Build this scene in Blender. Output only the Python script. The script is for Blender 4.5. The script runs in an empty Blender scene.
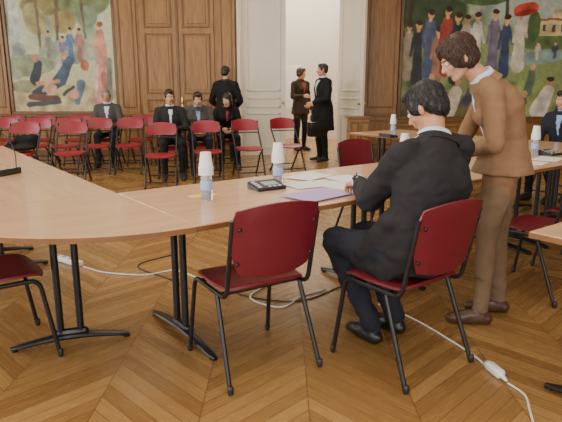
import bpy, bmesh, math, random
import numpy as np
from mathutils import Vector, Matrix, noise
from mathutils.bvhtree import BVHTree
random.seed(4)
SC=bpy.context.scene
V=Vector
# ------------------------------------------------------------------ materials
MATS={}
def mat(name,col,rough=.5,metal=0,bump=0,bscale=40,var=0,trans=0,spec=.5,coat=0,emis=0,stretch=None):
    if name in MATS: return MATS[name]
    m=bpy.data.materials.new(name); m.use_nodes=True
    nt=m.node_tree; b=nt.nodes['Principled BSDF']
    b.inputs['Base Color'].default_value=(*col,1); b.inputs['Roughness'].default_value=rough
    b.inputs['Metallic'].default_value=metal; b.inputs['Specular IOR Level'].default_value=spec
    b.inputs['Coat Weight'].default_value=coat
    if trans: b.inputs['Transmission Weight'].default_value=trans
    if bump or var:
        tc=nt.nodes.new('ShaderNodeTexCoord'); n=nt.nodes.new('ShaderNodeTexNoise')
        n.inputs['Scale'].default_value=bscale; n.inputs['Detail'].default_value=4
        if stretch:
            mp=nt.nodes.new('ShaderNodeMapping'); mp.inputs['Scale'].default_value=stretch
            nt.links.new(tc.outputs['Object'],mp.inputs[0]); nt.links.new(mp.outputs[0],n.inputs['Vector'])
        else: nt.links.new(tc.outputs['Object'],n.inputs['Vector'])
        if bump:
            bp=nt.nodes.new('ShaderNodeBump'); bp.inputs['Strength'].default_value=bump; bp.inputs['Distance'].default_value=.01
            nt.links.new(n.outputs['Fac'],bp.inputs['Height']); nt.links.new(bp.outputs['Normal'],b.inputs['Normal'])
        if var:
            r=nt.nodes.new('ShaderNodeValToRGB')
            r.color_ramp.elements[0].position=.3; r.color_ramp.elements[1].position=.7
            r.color_ramp.elements[0].color=tuple(c*(1-var) for c in col)+(1,)
            r.color_ramp.elements[1].color=tuple(min(1,c*(1+var)) for c in col)+(1,)
            nt.links.new(n.outputs['Fac'],r.inputs['Fac']); nt.links.new(r.outputs['Color'],b.inputs['Base Color'])
    MATS[name]=m; return m
def wood(name,c1,c2,rough=.4,scale=(1.5,14,14),coat=0,spec=.5):
    if name in MATS: return MATS[name]
    m=bpy.data.materials.new(name); m.use_nodes=True; nt=m.node_tree; b=nt.nodes['Principled BSDF']
    tc=nt.nodes.new('ShaderNodeTexCoord'); mp=nt.nodes.new('ShaderNodeMapping'); mp.inputs['Scale'].default_value=scale
    n=nt.nodes.new('ShaderNodeTexNoise'); n.inputs['Scale'].default_value=2.2; n.inputs['Detail'].default_value=7; n.inputs['Distortion'].default_value=.7
    r=nt.nodes.new('ShaderNodeValToRGB'); r.color_ramp.elements[0].position=.32; r.color_ramp.elements[1].position=.68
    r.color_ramp.elements[0].color=(*c1,1); r.color_ramp.elements[1].color=(*c2,1)
    nt.links.new(tc.outputs['Object'],mp.inputs['Vector']); nt.links.new(mp.outputs[0],n.inputs['Vector'])
    nt.links.new(n.outputs['Fac'],r.inputs['Fac']); nt.links.new(r.outputs['Color'],b.inputs['Base Color'])
    b.inputs['Roughness'].default_value=rough; b.inputs['Coat Weight'].default_value=coat; b.inputs['Specular IOR Level'].default_value=spec
    bp=nt.nodes.new('ShaderNodeBump'); bp.inputs['Strength'].default_value=.08; nt.links.new(n.outputs['Fac'],bp.inputs['Height']); nt.links.new(bp.outputs['Normal'],b.inputs['Normal'])
    MATS[name]=m; return m
def parquet():
    m=bpy.data.materials.new('parquet_chevron'); m.use_nodes=True; nt=m.node_tree; b=nt.nodes['Principled BSDF']
    N=nt.nodes.new; L=nt.links.new
    def M(op,a,c=None,d=None):
        n=N('ShaderNodeMath'); n.operation=op
        for i,x in enumerate((a,c,d)):
            if x is None: continue
            if isinstance(x,(int,float)): n.inputs[i].default_value=x
            else: L(x,n.inputs[i])
        return n.outputs[0]
    tc=N('ShaderNodeTexCoord'); sp=N('ShaderNodeSeparateXYZ'); L(tc.outputs['Object'],sp.inputs[0])
    x,y=sp.outputs[0],sp.outputs[1]
    w=.46; p=.10
    xo=M('ADD',x,20.12)
    col=M('FLOOR',M('DIVIDE',xo,w))
    pp=M('PINGPONG',xo,w)
    yy=M('DIVIDE',M('ADD',M('ADD',y,30),pp),p)
    row=M('FLOOR',yy); fr=M('FRACT',yy)
    cv=N('ShaderNodeCombineXYZ'); L(col,cv.inputs[0]); L(row,cv.inputs[1])
    wn=N('ShaderNodeTexWhiteNoise'); wn.noise_dimensions='3D'; L(cv.outputs[0],wn.inputs['Vector'])
    e1=M('LESS_THAN',M('MINIMUM',fr,M('SUBTRACT',1,fr)),.03)
    cf=M('FRACT',M('DIVIDE',xo,w)); e2=M('LESS_THAN',M('MINIMUM',cf,M('SUBTRACT',1,cf)),.006)
    e=M('MAXIMUM',e1,e2)
    gx=M('MULTIPLY',yy,3.0); al=M('SUBTRACT',y,pp)
    gv=N('ShaderNodeCombineXYZ'); L(gx,gv.inputs[0]); L(M('MULTIPLY',al,2.0),gv.inputs[1]); L(wn.outputs['Value'],gv.inputs[2])
    gn=N('ShaderNodeTexNoise'); gn.inputs['Scale'].default_value=2.5; gn.inputs['Detail'].default_value=5; L(gv.outputs[0],gn.inputs['Vector'])
    big=N('ShaderNodeTexNoise'); big.inputs['Scale'].default_value=.8; big.inputs['Detail'].default_value=3; L(tc.outputs['Object'],big.inputs['Vector'])
    f=M('ADD',M('MULTIPLY',wn.outputs['Value'],.45),M('ADD',M('MULTIPLY',gn.outputs['Fac'],.42),M('MULTIPLY',big.outputs['Fac'],.33)))
    r=N('ShaderNodeValToRGB'); r.color_ramp.elements[0].position=.25; r.color_ramp.elements[1].position=.95
    r.color_ramp.elements[0].color=(.205,.102,.030,1); r.color_ramp.elements[1].color=(.43,.245,.085,1); L(f,r.inputs['Fac'])
    mx=N('ShaderNodeMixRGB'); mx.inputs[2].default_value=(.10,.05,.018,1); L(M('MULTIPLY',e,.7),mx.inputs[0]); L(r.outputs[0],mx.inputs[1])
    L(mx.outputs[0],b.inputs['Base Color'])
    ro=M('ADD',.16,M('MULTIPLY',gn.outputs['Fac'],.2)); L(ro,b.inputs['Roughness'])
    bp=N('ShaderNodeBump'); bp.inputs['Strength'].default_value=.25; bp.inputs['Distance'].default_value=.004
    L(M('SUBTRACT',M('MULTIPLY',wn.outputs['Value'],.4),e),bp.inputs['Height']); L(bp.outputs[0],b.inputs['Normal'])
    return m
WOODW=wood('oak_panelling',(.20,.090,.020),(.36,.182,.046),.38,(14,14,1.2))
WOODD=wood('oak_dark_trim',(.10,.042,.010),(.19,.086,.024),.35,(10,10,1.5))
TOP=wood('beech_laminate',(.62,.385,.215),(.70,.45,.265),.26,(1.0,10,10),coat=.35)
EDGE=wood('table_edge_wood',(.20,.088,.034),(.26,.12,.048),.4,(1,10,10))
BLACK=mat('black_metal',(.010,.010,.012),.35,spec=.5)
BPLAS=mat('black_plastic',(.02,.02,.024),.45)
RED=mat('burgundy_vinyl',(.150,.011,.022),.36,bump=.06,bscale=120,var=.08)
RED2=mat('red_vinyl',(.25,.012,.024),.4,bump=.05,bscale=90,var=.08)
WHITE=mat('white_plastic',(.8,.8,.78),.4)
CREAM=mat('cream_paint',(.70,.64,.52),.45,var=.03,bscale=3)
PLASTER=mat('ceiling_plaster',(.72,.66,.55),.8)
PAPER=mat('white_paper',(.82,.82,.84),.6)
LILAC=mat('lilac_folder',(.47,.33,.68),.55)
YELLOW=mat('yellow_paper',(.85,.62,.06),.6)
SKIN=mat('skin',(.52,.26,.15),.5,var=.06,bscale=12)
SKIN2=mat('skin_pale',(.60,.33,.21),.5,var=.06,bscale=12)
LIP=mat('lips',(.42,.13,.11),.45); EYEW=mat('eye_white',(.75,.73,.7),.25); IRIS=mat('iris_dark',(.02,.012,.008),.2)
BRASS=mat('brass',(.6,.42,.15),.3,metal=1)
# ------------------------------------------------------------------ geometry
def obj(name,bm,mats,parent=None,smooth=True,mw=None,recalc=True,angle=None):
    if recalc: bmesh.ops.recalc_face_normals(bm,faces=bm.faces[:])
    me=bpy.data.meshes.new(name); bm.to_mesh(me); bm.free()
    for m in mats: me.materials.append(m)
    if smooth:
        me.polygons.foreach_set('use_smooth',[True]*len(me.polygons))
        if angle: me.set_sharp_from_angle(angle=math.radians(angle))
    o=bpy.data.objects.new(name,me); SC.collection.objects.link(o)
    if mw is not None: o.matrix_world=mw
    if parent is not None:
        o.parent=parent; o.matrix_parent_inverse=Matrix.Translation(-parent.location)
    return o
def empty(name,loc):
    e=bpy.data.objects.new(name,None); e.location=loc; e.empty_display_size=.1; SC.collection.objects.link(e); return e
def box(bm,c,s,mi=0,R=None,bev=0):
    M=Matrix.Translation(c)@(R.to_4x4() if R is not None else Matrix())@Matrix.Diagonal((*s,1))
    g=bmesh.ops.create_cube(bm,size=1,matrix=M)
    for v in g['verts']:
        for f in v.link_faces: f.material_index=mi
    if bev:
        es=list({e for v in g['verts'] for e in v.link_edges})
        bmesh.ops.bevel(bm,geom=es,offset=bev,segments=2,affect='EDGES',profile=.5)
def b2(bm,x0,x1,y0,y1,z0,z1,mi=0,bev=0):
    box(bm,((x0+x1)/2,(y0+y1)/2,(z0+z1)/2),(abs(x1-x0),abs(y1-y0),abs(z1-z0)),mi,bev=bev)
def ell(bm,c,r,mi=0,R=None,seg=16):
    M=Matrix.Translation(c)@(R.to_4x4() if R is not None else Matrix())@Matrix.Diagonal((*r,1))
    g=bmesh.ops.create_uvsphere(bm,u_segments=seg,v_segments=max(6,seg//2+2),radius=1,matrix=M)
    for v in g['verts']:
        for f in v.link_faces: f.material_index=mi
def basis(d):
    d=d.normalized(); a=V((0,0,1)) if abs(d.z)<.9 else V((1,0,0))
    x=a.cross(d).normalized(); y=d.cross(x); return x,y
def loft(bm,rings,mi=0,cap=True):
    vs=[[bm.verts.new(p) for p in r] for r in rings]; n=len(rings[0]); F=[]
    for a,b in zip(vs[:-1],vs[1:]):
        for i in range(n):
            F.append(bm.faces.new((a[i],a[(i+1)%n],b[(i+1)%n],b[i])))
    if cap: F.append(bm.faces.new(vs[0][::-1])); F.append(bm.faces.new(vs[-1]))
    for f in F: f.material_index=mi
def caps(bm,a,b,ra,rb,mi=0,n=12):
    a=V(a);b=V(b);d=b-a
    if d.length<1e-5: d=V((0,0,1e-3)); b=a+d
    x,y=basis(d); u=d.normalized(); R=[]
    def rg(c,r): return [c+x*(r*math.cos(2*math.pi*i/n))+y*(r*math.sin(2*math.pi*i/n)) for i in range(n)]
    for k in (-80,-55,-28,0): t=math.radians(k); R.append(rg(a+u*(ra*math.sin(t)),ra*math.cos(t)))
    for k in (0,28,55,80): t=math.radians(k); R.append(rg(b+u*(rb*math.sin(t)),rb*math.cos(t)))
    loft(bm,R,mi)
def crom(P,sub=6):
    P=[V(p) for p in P]; out=[]
    Q=[P[0]*2-P[1]]+P+[P[-1]*2-P[-2]]
    for i in range(1,len(Q)-2):
        p0,p1,p2,p3=Q[i-1:i+3]
        for k in range(sub):
            t=k/sub
            out.append(.5*((2*p1)+(p2-p0)*t+(2*p0-5*p1+4*p2-p3)*t*t+(3*p1-p0-3*p2+p3)*t**3))
    out.append(P[-1]); return out
def roundpoly(P,r,n=4):
    P=[V(p) for p in P]; out=[P[0]]
    for i in range(1,len(P)-1):
        a=(P[i-1]-P[i]); b=(P[i+1]-P[i]); k=min(r,a.length*.45,b.length*.45)
        A=P[i]+a.normalized()*k; B=P[i]+b.normalized()*k
        for j in range(n+1):
            t=j/n; out.append(A*(1-t)**2+P[i]*2*t*(1-t)+B*t*t)
    out.append(P[-1]); return out
def tube(bm,P,r,mi=0,n=8,flat=1,taper=None):
    P=[V(p) for p in P]; R=[]; x=None
    for i,p in enumerate(P):
        d=(P[min(i+1,len(P)-1)]-P[max(i-1,0)]).normalized()
        if x is None: x,_=basis(d)
        x=(x-d*x.dot(d)).normalized(); y=d.cross(x); rr=r*(taper[i] if taper else 1)
        R.append([p+x*(rr*math.cos(2*math.pi*k/n))+y*(rr*flat*math.sin(2*math.pi*k/n)) for k in range(n)])
    loft(bm,R,mi)
def lathe(bm,prof,mi=0,c=(0,0,0),n=20):
    c=V(c); loft(bm,[[c+V((r*math.cos(2*math.pi*k/n),r*math.sin(2*math.pi*k/n),z)) for k in range(n)] for r,z in prof],mi)
def shell(bm,f,nu,nv,th,mi=0,k=.3):
    FF=[]
    def g(a,b):
        return f(a*math.sqrt(1-k*b*b),b*math.sqrt(1-k*a*a))
    A=[];B=[]
    for j in range(nv+1):
        ra=[];rb=[]
        for i in range(nu+1):
            a=-1+2*i/nu;b=-1+2*j/nv; p=g(a,b); e=.02
            nn=(g(a+e if a<.9 else a,b)-g(a if a<.9 else a-e,b)).cross(g(a,b+e if b<.9 else b)-g(a,b if b<.9 else b-e)).normalized()
            m=max(abs(a),abs(b)); t=th*(1 if m<.86 else .55)
            ra.append(bm.verts.new(p+nn*t/2)); rb.append(bm.verts.new(p-nn*t/2))
        A.append(ra);B.append(rb)
    nf=lambda *v: FF.append(bm.faces.new(v))
    for j in range(nv):
        for i in range(nu):
            nf(A[j][i],A[j][i+1],A[j+1][i+1],A[j+1][i]); nf(B[j][i],B[j+1][i],B[j+1][i+1],B[j][i+1])
    for i in range(nu):
        nf(A[0][i],B[0][i],B[0][i+1],A[0][i+1]); nf(A[nv][i],A[nv][i+1],B[nv][i+1],B[nv][i])
    for j in range(nv):
        nf(A[j][0],A[j+1][0],B[j+1][0],B[j][0]); nf(A[j][nu],B[j][nu],B[j+1][nu],A[j+1][nu])
    for q in FF: q.material_index=mi
def place(fwd,loc):
    f=V((fwd[0],fwd[1],0)).normalized(); r=V((f.y,-f.x,0))
    M=Matrix(((r.x,f.x,0,loc[0]),(r.y,f.y,0,loc[1]),(0,0,1,loc[2] if len(loc)>2 else 0),(0,0,0,1))); return M
def inst(name,me,M):
    o=bpy.data.objects.new(name,me); SC.collection.objects.link(o); o.matrix_world=M; return o
# ------------------------------------------------------------------ room
YB=11.0; XL=-7.2; XR=7.0; YF=-3.2; ZC=4.6
FLOOR=parquet()
bm=bmesh.new(); b2(bm,XL-.2,XR+.2,YF-.2,15.2,-.1,0); obj('floor',bm,[FLOOR],smooth=False)
bm=bmesh.new(); b2(bm,XL-.2,XR+.2,YF-.2,15.2,ZC,ZC+.1); obj('ceiling',bm,[PLASTER],smooth=False)
bm=bmesh.new()
b2(bm,XL,-.86,YB,YB+.25,0,ZC); b2(bm,1.22,XR,YB,YB+.25,0,ZC); b2(bm,-.86,1.22,YB,YB+.25,3.46,ZC)
obj('wall_back',bm,[WOODW],smooth=False)
bm=bmesh.new(); b2(bm,XR,XR+.2,YF,15,0,ZC); obj('wall_right',bm,[WOODW],smooth=False)
def winwall(name,axis,pos,a0,a1,wins):
    bm=bmesh.new(); t=.2
    def bx(u0,u1,z0,z1):
        if axis=='x': b2(bm,pos-t,pos,u0,u1,z0,z1)
        else: b2(bm,u0,u1,pos-t,pos,z0,z1)
    cur=a0
    for (u0,u1) in wins:
        bx(cur,u0,0,ZC); bx(u0,u1,0,.8); bx(u0,u1,3.7,ZC); cur=u1
    bx(cur,a1,0,ZC); obj(name,bm,[CREAM],smooth=False)
LW=[(-1.5,.1),(2.2,3.8),(5.9,7.5)]; BW=[(-5,-3.2),(-1,.8),(3.2,5)]
winwall('wall_left','x',XL,YF,YB,LW); winwall('wall_front','y',YF,XL,XR,BW)
k=0
for ax,pos,ws in (('x',XL,LW),('y',YF,BW)):
    for (u0,u1) in ws:
        k+=1; bm=bmesh.new()
        for a,b,z0,z1 in ((u0,u0+.07,.8,3.7),(u1-.07,u1,.8,3.7),((u0+u1)/2-.04,(u0+u1)/2+.04,.8,3.7),(u0,u1,.8,.87),(u0,u1,3.63,3.7),(u0,u1,1.75,1.79),(u0,u1,2.7,2.74)):
            if ax=='x': b2(bm,pos-.12,pos-.06,a,b,z0,z1)
            else: b2(bm,a,b,pos-.12,pos-.06,z0,z1)
        obj('window_%d'%k,bm,[WHITE],smooth=False)
bm=bmesh.new(); b2(bm,-2.5,4.2,14.6,14.8,0,ZC); b2(bm,-2.5,-2.3,YB+.25,14.6,0,ZC); b2(bm,4.0,4.2,YB+.25,14.6,0,ZC)
obj('wall_hallway',bm,[CREAM],smooth=False)
def frame(bm,x0,x1,z0,z1,y,w=.035,d=.03,mi=0):
    for (a,b,c,e) in ((x0,x1,z1-w,z1),(x0,x1,z0,z0+w),(x0,x0+w,z0+w,z1-w),(x1-w,x1,z0+w,z1-w)):
        b2(bm,a,b,y-d,y,c,e,mi,bev=.008)
def stile(name,x0,x1):
    bm=bmesh.new(); b2(bm,x0,x1,YB-.10,YB,0,ZC-.1); b2(bm,x0-.02,x1+.02,YB-.13,YB,0,.16,1,bev=.01); b2(bm,x0-.015,x1+.015,YB-.12,YB,.78,.84,1,bev=.01)
    frame(bm,x0+.06,x1-.06,.95,3.3,YB-.10,.03,.02,1); frame(bm,x0+.06,x1-.06,.22,.72,YB-.10,.03,.02,1)
    obj(name,bm,[WOODW,WOODD],smooth=False)
stile('trim_1',-5.62,-5.32); stile('trim_2',-3.16,-2.76); stile('trim_3',-1.22,-.88); stile('trim_4',1.62,2.26)
def wains(name,x0,x1,zt):
    bm=bmesh.new(); b2(bm,x0,x1,YB-.05,YB,0,zt); n=max(1,round((x1-x0)/.7)); w=(x1-x0)/n
    for i in range(n): frame(bm,x0+i*w+.05,x0+(i+1)*w-.05,.2,zt-.12,YB-.05,.03,.02,1)
    b2(bm,x0,x1,YB-.09,YB,zt-.06,zt,1,bev=.01); b2(bm,x0,x1,YB-.075,YB,0,.13,1,bev=.01)
    obj(name,bm,[WOODW,WOODD],smooth=False)
wains('trim_5',-5.32,-3.16,.82); wains('trim_6',2.26,6.9,.72); wains('trim_7',XL,-5.62,.82)
bm=bmesh.new(); y=YB-.002
b2(bm,-2.76,-1.22,y-.06,y,0,3.4)
for x0,x1 in ((-2.70,-2.01),(-1.97,-1.28)):
    b2(bm,x0,x1,y-.09,y-.05,.02,3.35,0,bev=.008)
    for z0,z1 in ((.15,.78),(.88,1.12),(1.22,2.35),(2.45,3.25)):
        frame(bm,x0+.08,x1-.08,z0,z1,y-.09,.035,.025,1); b2(bm,x0+.15,x1-.15,y-.102,y-.088,z0+.07,z1-.07,0,bev=.008)
b2(bm,-2.02,-1.96,y-.115,y-.08,0,3.35,1,bev=.01)
ell(bm,(-1.93,y-.15,1.05),(.025,.03,.025),2,seg=12); b2(bm,-1.945,-1.915,y-.12,y-.1,.95,1.15,2)
obj('door_1',bm,[WOODW,WOODD,BRASS],smooth=False)
def cdoor(name,L,hinge,ang):
    bm=bmesh.new(); b2(bm,0,L,-.025,.025,.01,3.36,0,bev=.005)
    for z0,z1 in ((.15,.85),(.95,1.15),(1.27,3.2)):
        for s in (-1,1):
            for (a,b,c,e) in ((.1,L-.1,z1-.03,z1),(.1,L-.1,z0,z0+.03),(.1,.13,z0,z1),(L-.13,L-.1,z0,z1)):
                b2(bm,a,b,s*.025,s*.042,c,e,0,bev=.005)
    ell(bm,(L-.05,-.07,1.05),(.025,.03,.025),1,seg=10); ell(bm,(L-.05,.07,1.05),(.025,.03,.025),1,seg=10)
    M=Matrix.Translation(hinge)@Matrix.Rotation(ang,4,'Z'); obj(name,bm,[CREAM,BRASS],smooth=False,mw=M)
cdoor('door_2',.86,(-.77,YB+.03,0),0); cdoor('door_3',.80,(1.13,YB-.12,0),math.radians(-62))
bm=bmesh.new(); b2(bm,-.85,-.78,YB-.08,YB+.25,0,3.45,bev=.006); b2(bm,1.14,1.21,YB-.03,YB+.25,0,3.45,bev=.006); b2(bm,-.78,1.14,YB-.08,YB+.25,3.38,3.45,bev=.006)
obj('trim_8',bm,[CREAM],smooth=False)
bm=bmesh.new(); b2(bm,1.30,1.62,YB-.06,YB,0,3.4); frame(bm,1.34,1.59,.2,.75,YB-.06,.03,.02,1); b2(bm,1.28,1.62,YB-.09,YB,.78,.84,1)
frame(bm,1.34,1.59,1,3.2,YB-.06,.03,.02,1); obj('trim_9',bm,[WOODW,WOODD],smooth=False)
bm=bmesh.new(); b2(bm,1.20,1.58,9.75,10.05,.06,.80,0,bev=.008); b2(bm,1.17,1.61,9.72,10.07,.80,.84,1,bev=.008); b2(bm,1.22,1.56,9.77,10.03,0,.06,1)
for a,b in ((1.22,1.38),(1.40,1.56)):
    for (x0,x1,z0,z1) in ((a,b,.72,.76),(a,b,.12,.16),(a,a+.03,.16,.72),(b-.03,b,.16,.72)): b2(bm,x0,x1,9.735,9.75,z0,z1,1,bev=.003)
ell(bm,(1.37,9.72,.45),(.012,.02,.012),2,seg=8); obj('wooden_cabinet',bm,[WOODW,WOODD,BRASS],smooth=False)
# ------------------------------------------------------------------ murals
def mural(name,x0,x1,z0,z1,paint,bg,tint):
    st=.0135; nx=int((x1-x0)/st); nz=int((z1-z0)/st)
    X,Z=np.meshgrid(np.linspace(0,x1-x0,nx),np.linspace(0,z1-z0,nz))
    rs=np.random.RandomState(3)
    def nz_(f,seed):
        r=np.random.RandomState(seed); o=np.zeros_like(X)
        for _ in range(8):
            a=r.uniform(0,6.28); ff=f*r.uniform(.6,1.6); o+=np.sin((X*math.cos(a)+Z*math.sin(a))*ff+r.uniform(0,6.28))
        return o/8
    WX=X+.016*nz_(25,1); WZ=Z+.016*nz_(25,2)
    C=bg(X,Z,nz_)
    SHD=[1+.6*nz_(18,s)[...,None] for s in range(5,11)]
    for sh in paint:
        kind=sh[0]; col=np.array(sh[-1])
        if kind=='e':
            _,cx,cz,rx,rz,an,_c=sh; ca,sa=math.cos(an),math.sin(an)
            dx=WX-cx; dz=WZ-cz; d=((dx*ca+dz*sa)/rx)**2+((-dx*sa+dz*ca)/rz)**2
            a=np.clip((1.15-d)*5,0,1)
        elif kind=='r':
            _,ax,az,bx,bz,_c=sh; a=((WX>ax)&(WX<bx)&(WZ>az)&(WZ<bz)).astype(float)
        else:
            _,ax,az,bx,bz,ra,rb,_c=sh
            vx,vz=bx-ax,bz-az; t=np.clip(((WX-ax)*vx+(WZ-az)*vz)/(vx*vx+vz*vz),0,1)
            d=np.hypot(WX-ax-t*vx,WZ-az-t*vz)-(ra+(rb-ra)*t); a=np.clip(.5-d/.02,0,1)
        shade=SHD[int(abs(sh[1]*97))%6]
        C=C*(1-a[...,None])+a[...,None]*col*shade
    C=np.clip(C*np.array(tint)*(1+.10*rs.randn(*X.shape)[...,None]+.16*nz_(40,9)[...,None]),0,1)
    vs=np.stack([X.ravel()+x0,np.full(X.size,0.),Z.ravel()+z0],1)
    idx=np.arange(nx*nz).reshape(nz,nx)
    F=np.stack([idx[:-1,:-1],idx[:-1,1:],idx[1:,1:],idx[1:,:-1]],-1).reshape(-1,4)
    me=bpy.data.meshes.new(name); me.from_pydata(vs.tolist(),[],F.tolist())
    ca=me.color_attributes.new('paint','FLOAT_COLOR','POINT'); ca.data.foreach_set('color',np.concatenate([C.reshape(-1,3),np.ones((X.size,1))],1).ravel())
    m=bpy.data.materials.new(name+'_paint'); m.use_nodes=True; nt=m.node_tree; at=nt.nodes.new('ShaderNodeAttribute'); at.attribute_name='paint'
    nt.links.new(at.outputs['Color'],nt.nodes['Principled BSDF'].inputs['Base Color']); nt.nodes['Principled BSDF'].inputs['Roughness'].default_value=.6
    me.materials.append(m); root=empty(name,((x0+x1)/2,YB-.03,z0))
    o=bpy.data.objects.new('canvas',me); o.location=(0,YB-.03,0); SC.collection.objects.link(o); o.parent=root; o.matrix_parent_inverse=Matrix.Translation(-root.location)
    bm=bmesh.new(); frame(bm,x0-.05,x1+.05,z0-.04,z1+.05,YB,.06,.07,0); obj('mural_frame',bm,[WOODD],root,smooth=False)
def lin(*c): return tuple((x/255)**2.2 for x in c)
def bgL(X,Z,n):
    a=np.array(lin(186,174,132)); b=np.array(lin(186,188,150)); c=np.array(lin(122,140,112))
    t=np.clip((Z-.2)/1.2,0,1)[...,None]; C=a*(1-t)+b*t
    k=np.clip((n(6,4)+.15)*2.4,0,1)[...,None]*np.clip((Z-1.15)*2,0,1)[...,None]
    C=C*(1-k)+c*k; return C
def person(x,z,h,col,skin=lin(200,150,112),w=.16,hair=lin(60,40,30),fl=1.0):
    return [('c',x,z,x,z+h*.62,w*h*.62*fl,w*h*.42,col),('c',x-w*h*.5,z+h*.70,x-w*h*.7,z+h*.42,.03,.025,col),('c',x+w*h*.4,z+h*.70,x+w*h*.8,z+h*.5,.03,.02,col),('c',x,z+h*.55,x,z+h*.76,w*h*.42,w*h*.5,col),
            ('c',x,z+h*.82,x,z+h*.86,.03,.03,skin),('e',x,z+h*.91,h*.05,h*.065,0,skin),('e',x+.01,z+h*.945,h*.055,h*.045,0,hair)]
PL=[('e',.15,1.55,.10,.75,0,lin(178,184,175)),('c',.2,1.2,.2,1.95,.09,.05,lin(190,194,184)),('e',.2,2.0,.05,.06,0,lin(190,192,182)),('c',.12,.75,.2,1.2,.12,.13,lin(140,144,138)),
 ('e',.9,2.05,.6,.22,.1,lin(125,118,72)),('e',1.5,2.1,.5,.3,0,lin(105,118,78)),('e',.55,1.75,.2,.3,.3,lin(150,142,95)),('e',1.1,1.7,.25,.2,.2,lin(150,130,82)),('e',1.55,1.8,.2,.2,0,lin(112,128,98)),
 ('c',.95,1.0,1.0,2.3,.03,.04,lin(100,80,58)),('c',.62,1.2,.6,2.3,.025,.03,lin(110,92,66)),('c',1.5,1.4,1.45,2.3,.02,.03,lin(100,84,62)),
 ('e',1.0,.25,1.3,.28,0,lin(180,164,122)),('e',.4,.9,.5,.2,.1,lin(134,142,112)),('e',1.2,1.15,.6,.22,0,lin(142,152,130)),('e',.3,.5,.35,.12,0,lin(146,144,108))]
PL+=person(1.2,1.0,.62,lin(80,104,132))+person(1.38,1.0,.6,lin(165,115,100))+person(.78,1.05,.5,lin(135,130,115))+person(1.05,.95,.5,lin(105,110,125))
PL+=[('c',.45,.35,.95,.62,.09,.12,lin(60,66,75)),('c',.95,.62,1.15,.98,.12,.09,lin(65,80,100)),('e',1.05,1.08,.06,.07,0,lin(185,135,105)),('c',.35,.3,.85,.25,.06,.07,lin(100,70,55)),
 ('c',.45,.62,.55,.92,.1,.08,lin(52,56,66)),('e',.5,1.02,.055,.065,0,lin(180,130,100)),('c',.9,.6,.5,.55,.04,.035,lin(190,140,110)),('c',1.25,.2,1.35,.55,.06,.09,lin(85,104,118)),('e',.75,.45,.12,.09,.3,lin(190,140,115)),('e',1.2,.35,.1,.09,.3,lin(185,130,110)),('c',.3,.15,.9,.2,.05,.04,lin(70,72,78)),
 ('c',.6,.42,.8,.7,.03,.03,lin(195,150,122)),('c',1.0,.35,1.2,.5,.035,.03,lin(60,60,62))]
PL+=[('c',1.75,.25,1.8,1.15,.17,.10,lin(188,130,115)),('c',1.8,1.1,1.78,1.5,.10,.08,lin(192,125,105)),('e',1.76,1.62,.05,.065,0,lin(200,150,120)),('e',1.79,1.66,.055,.05,0,lin(140,80,42)),('c',1.68,1.35,1.5,1.1,.035,.025,lin(200,150,120)),('e',1.85,.5,.08,.3,.2,lin(160,98,88)),('e',1.45,.9,.08,.11,0,lin(150,85,60)),('c',1.62,.3,1.7,.9,.025,.025,lin(210,168,150)),
 ('c',1.9,.3,1.93,1.0,.06,.05,lin(110,120,100))]
mural('mural',-5.26,-3.22,.86,3.25,PL,bgL,(1.1,1.16,1.22))
def bgR(X,Z,n):
    g=np.array(lin(132,146,95)); d=np.array(lin(62,80,56)); s=np.array(lin(168,182,170))
    t=np.clip((Z-1.45)*2,0,1)[...,None]*np.clip((X-1.0)*1.5,0,1)[...,None]
    C=g*(1-t)+s*t
    k=np.clip((n(7,4)+.2)*2,0,1)[...,None]*np.clip((2.0-X)*1.2,0,1)[...,None]; C=C*(1-k)+d*k
    return C
PR=[('e',.5,2.0,.7,.4,0,lin(54,72,48)),('e',1.5,2.25,.5,.15,0,lin(75,95,62)),('e',2.9,1.42,.7,.14,0,lin(95,115,72)),('r',2.6,1.55,3.35,1.82,lin(205,188,140)),('r',2.55,1.82,3.4,1.87,lin(150,95,70)),('r',2.85,1.87,3.1,2.02,lin(200,182,138)),
 ('r',2.68,1.62,2.74,1.75,lin(90,85,75)),('r',2.85,1.62,2.91,1.75,lin(90,85,75)),('r',3.02,1.62,3.08,1.75,lin(90,85,75)),('r',3.2,1.62,3.26,1.75,lin(90,85,75)),('e',2.5,1.72,.12,.28,0,lin(75,96,62)),('e',3.45,1.75,.1,.3,0,lin(70,90,60)),
 ('e',2.2,.35,1.4,.35,0,lin(138,148,92)),('e',.7,.2,.8,.3,0,lin(98,88,58)),('e',2.6,1.15,.7,.13,.1,lin(130,155,150)),('c',.1,1.2,.15,2.3,.05,.04,lin(62,48,34)),('c',2.0,1.3,1.95,2.3,.04,.03,lin(72,60,44)),('e',1.5,.75,.5,.25,0,lin(110,118,76))]
PR+=person(.12,.8,1.0,lin(135,125,105))+person(.3,.7,1.15,lin(45,50,56))+person(.52,.85,1.2,lin(75,82,110))+person(.68,.72,1.0,lin(150,110,90))+person(.85,.9,1.2,lin(140,60,50))+person(1.05,.75,1.25,lin(42,48,54))+person(1.22,.9,1.05,lin(165,155,135))+person(1.42,.85,1.15,lin(200,194,178))
PR+=person(1.75,.95,1.1,lin(110,100,120))+person(1.98,.85,1.1,lin(58,70,100))+person(2.25,1.0,1.05,lin(205,196,178),fl=1.3)+person(2.62,1.12,.32,lin(190,180,160))+person(2.95,1.15,.3,lin(80,70,90))+person(3.15,1.12,.32,lin(170,80,65))
PR+=[('e',2.32,2.03,.24,.12,.2,lin(185,70,55)),('e',2.32,1.97,.22,.05,.2,lin(145,50,45))]
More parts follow.
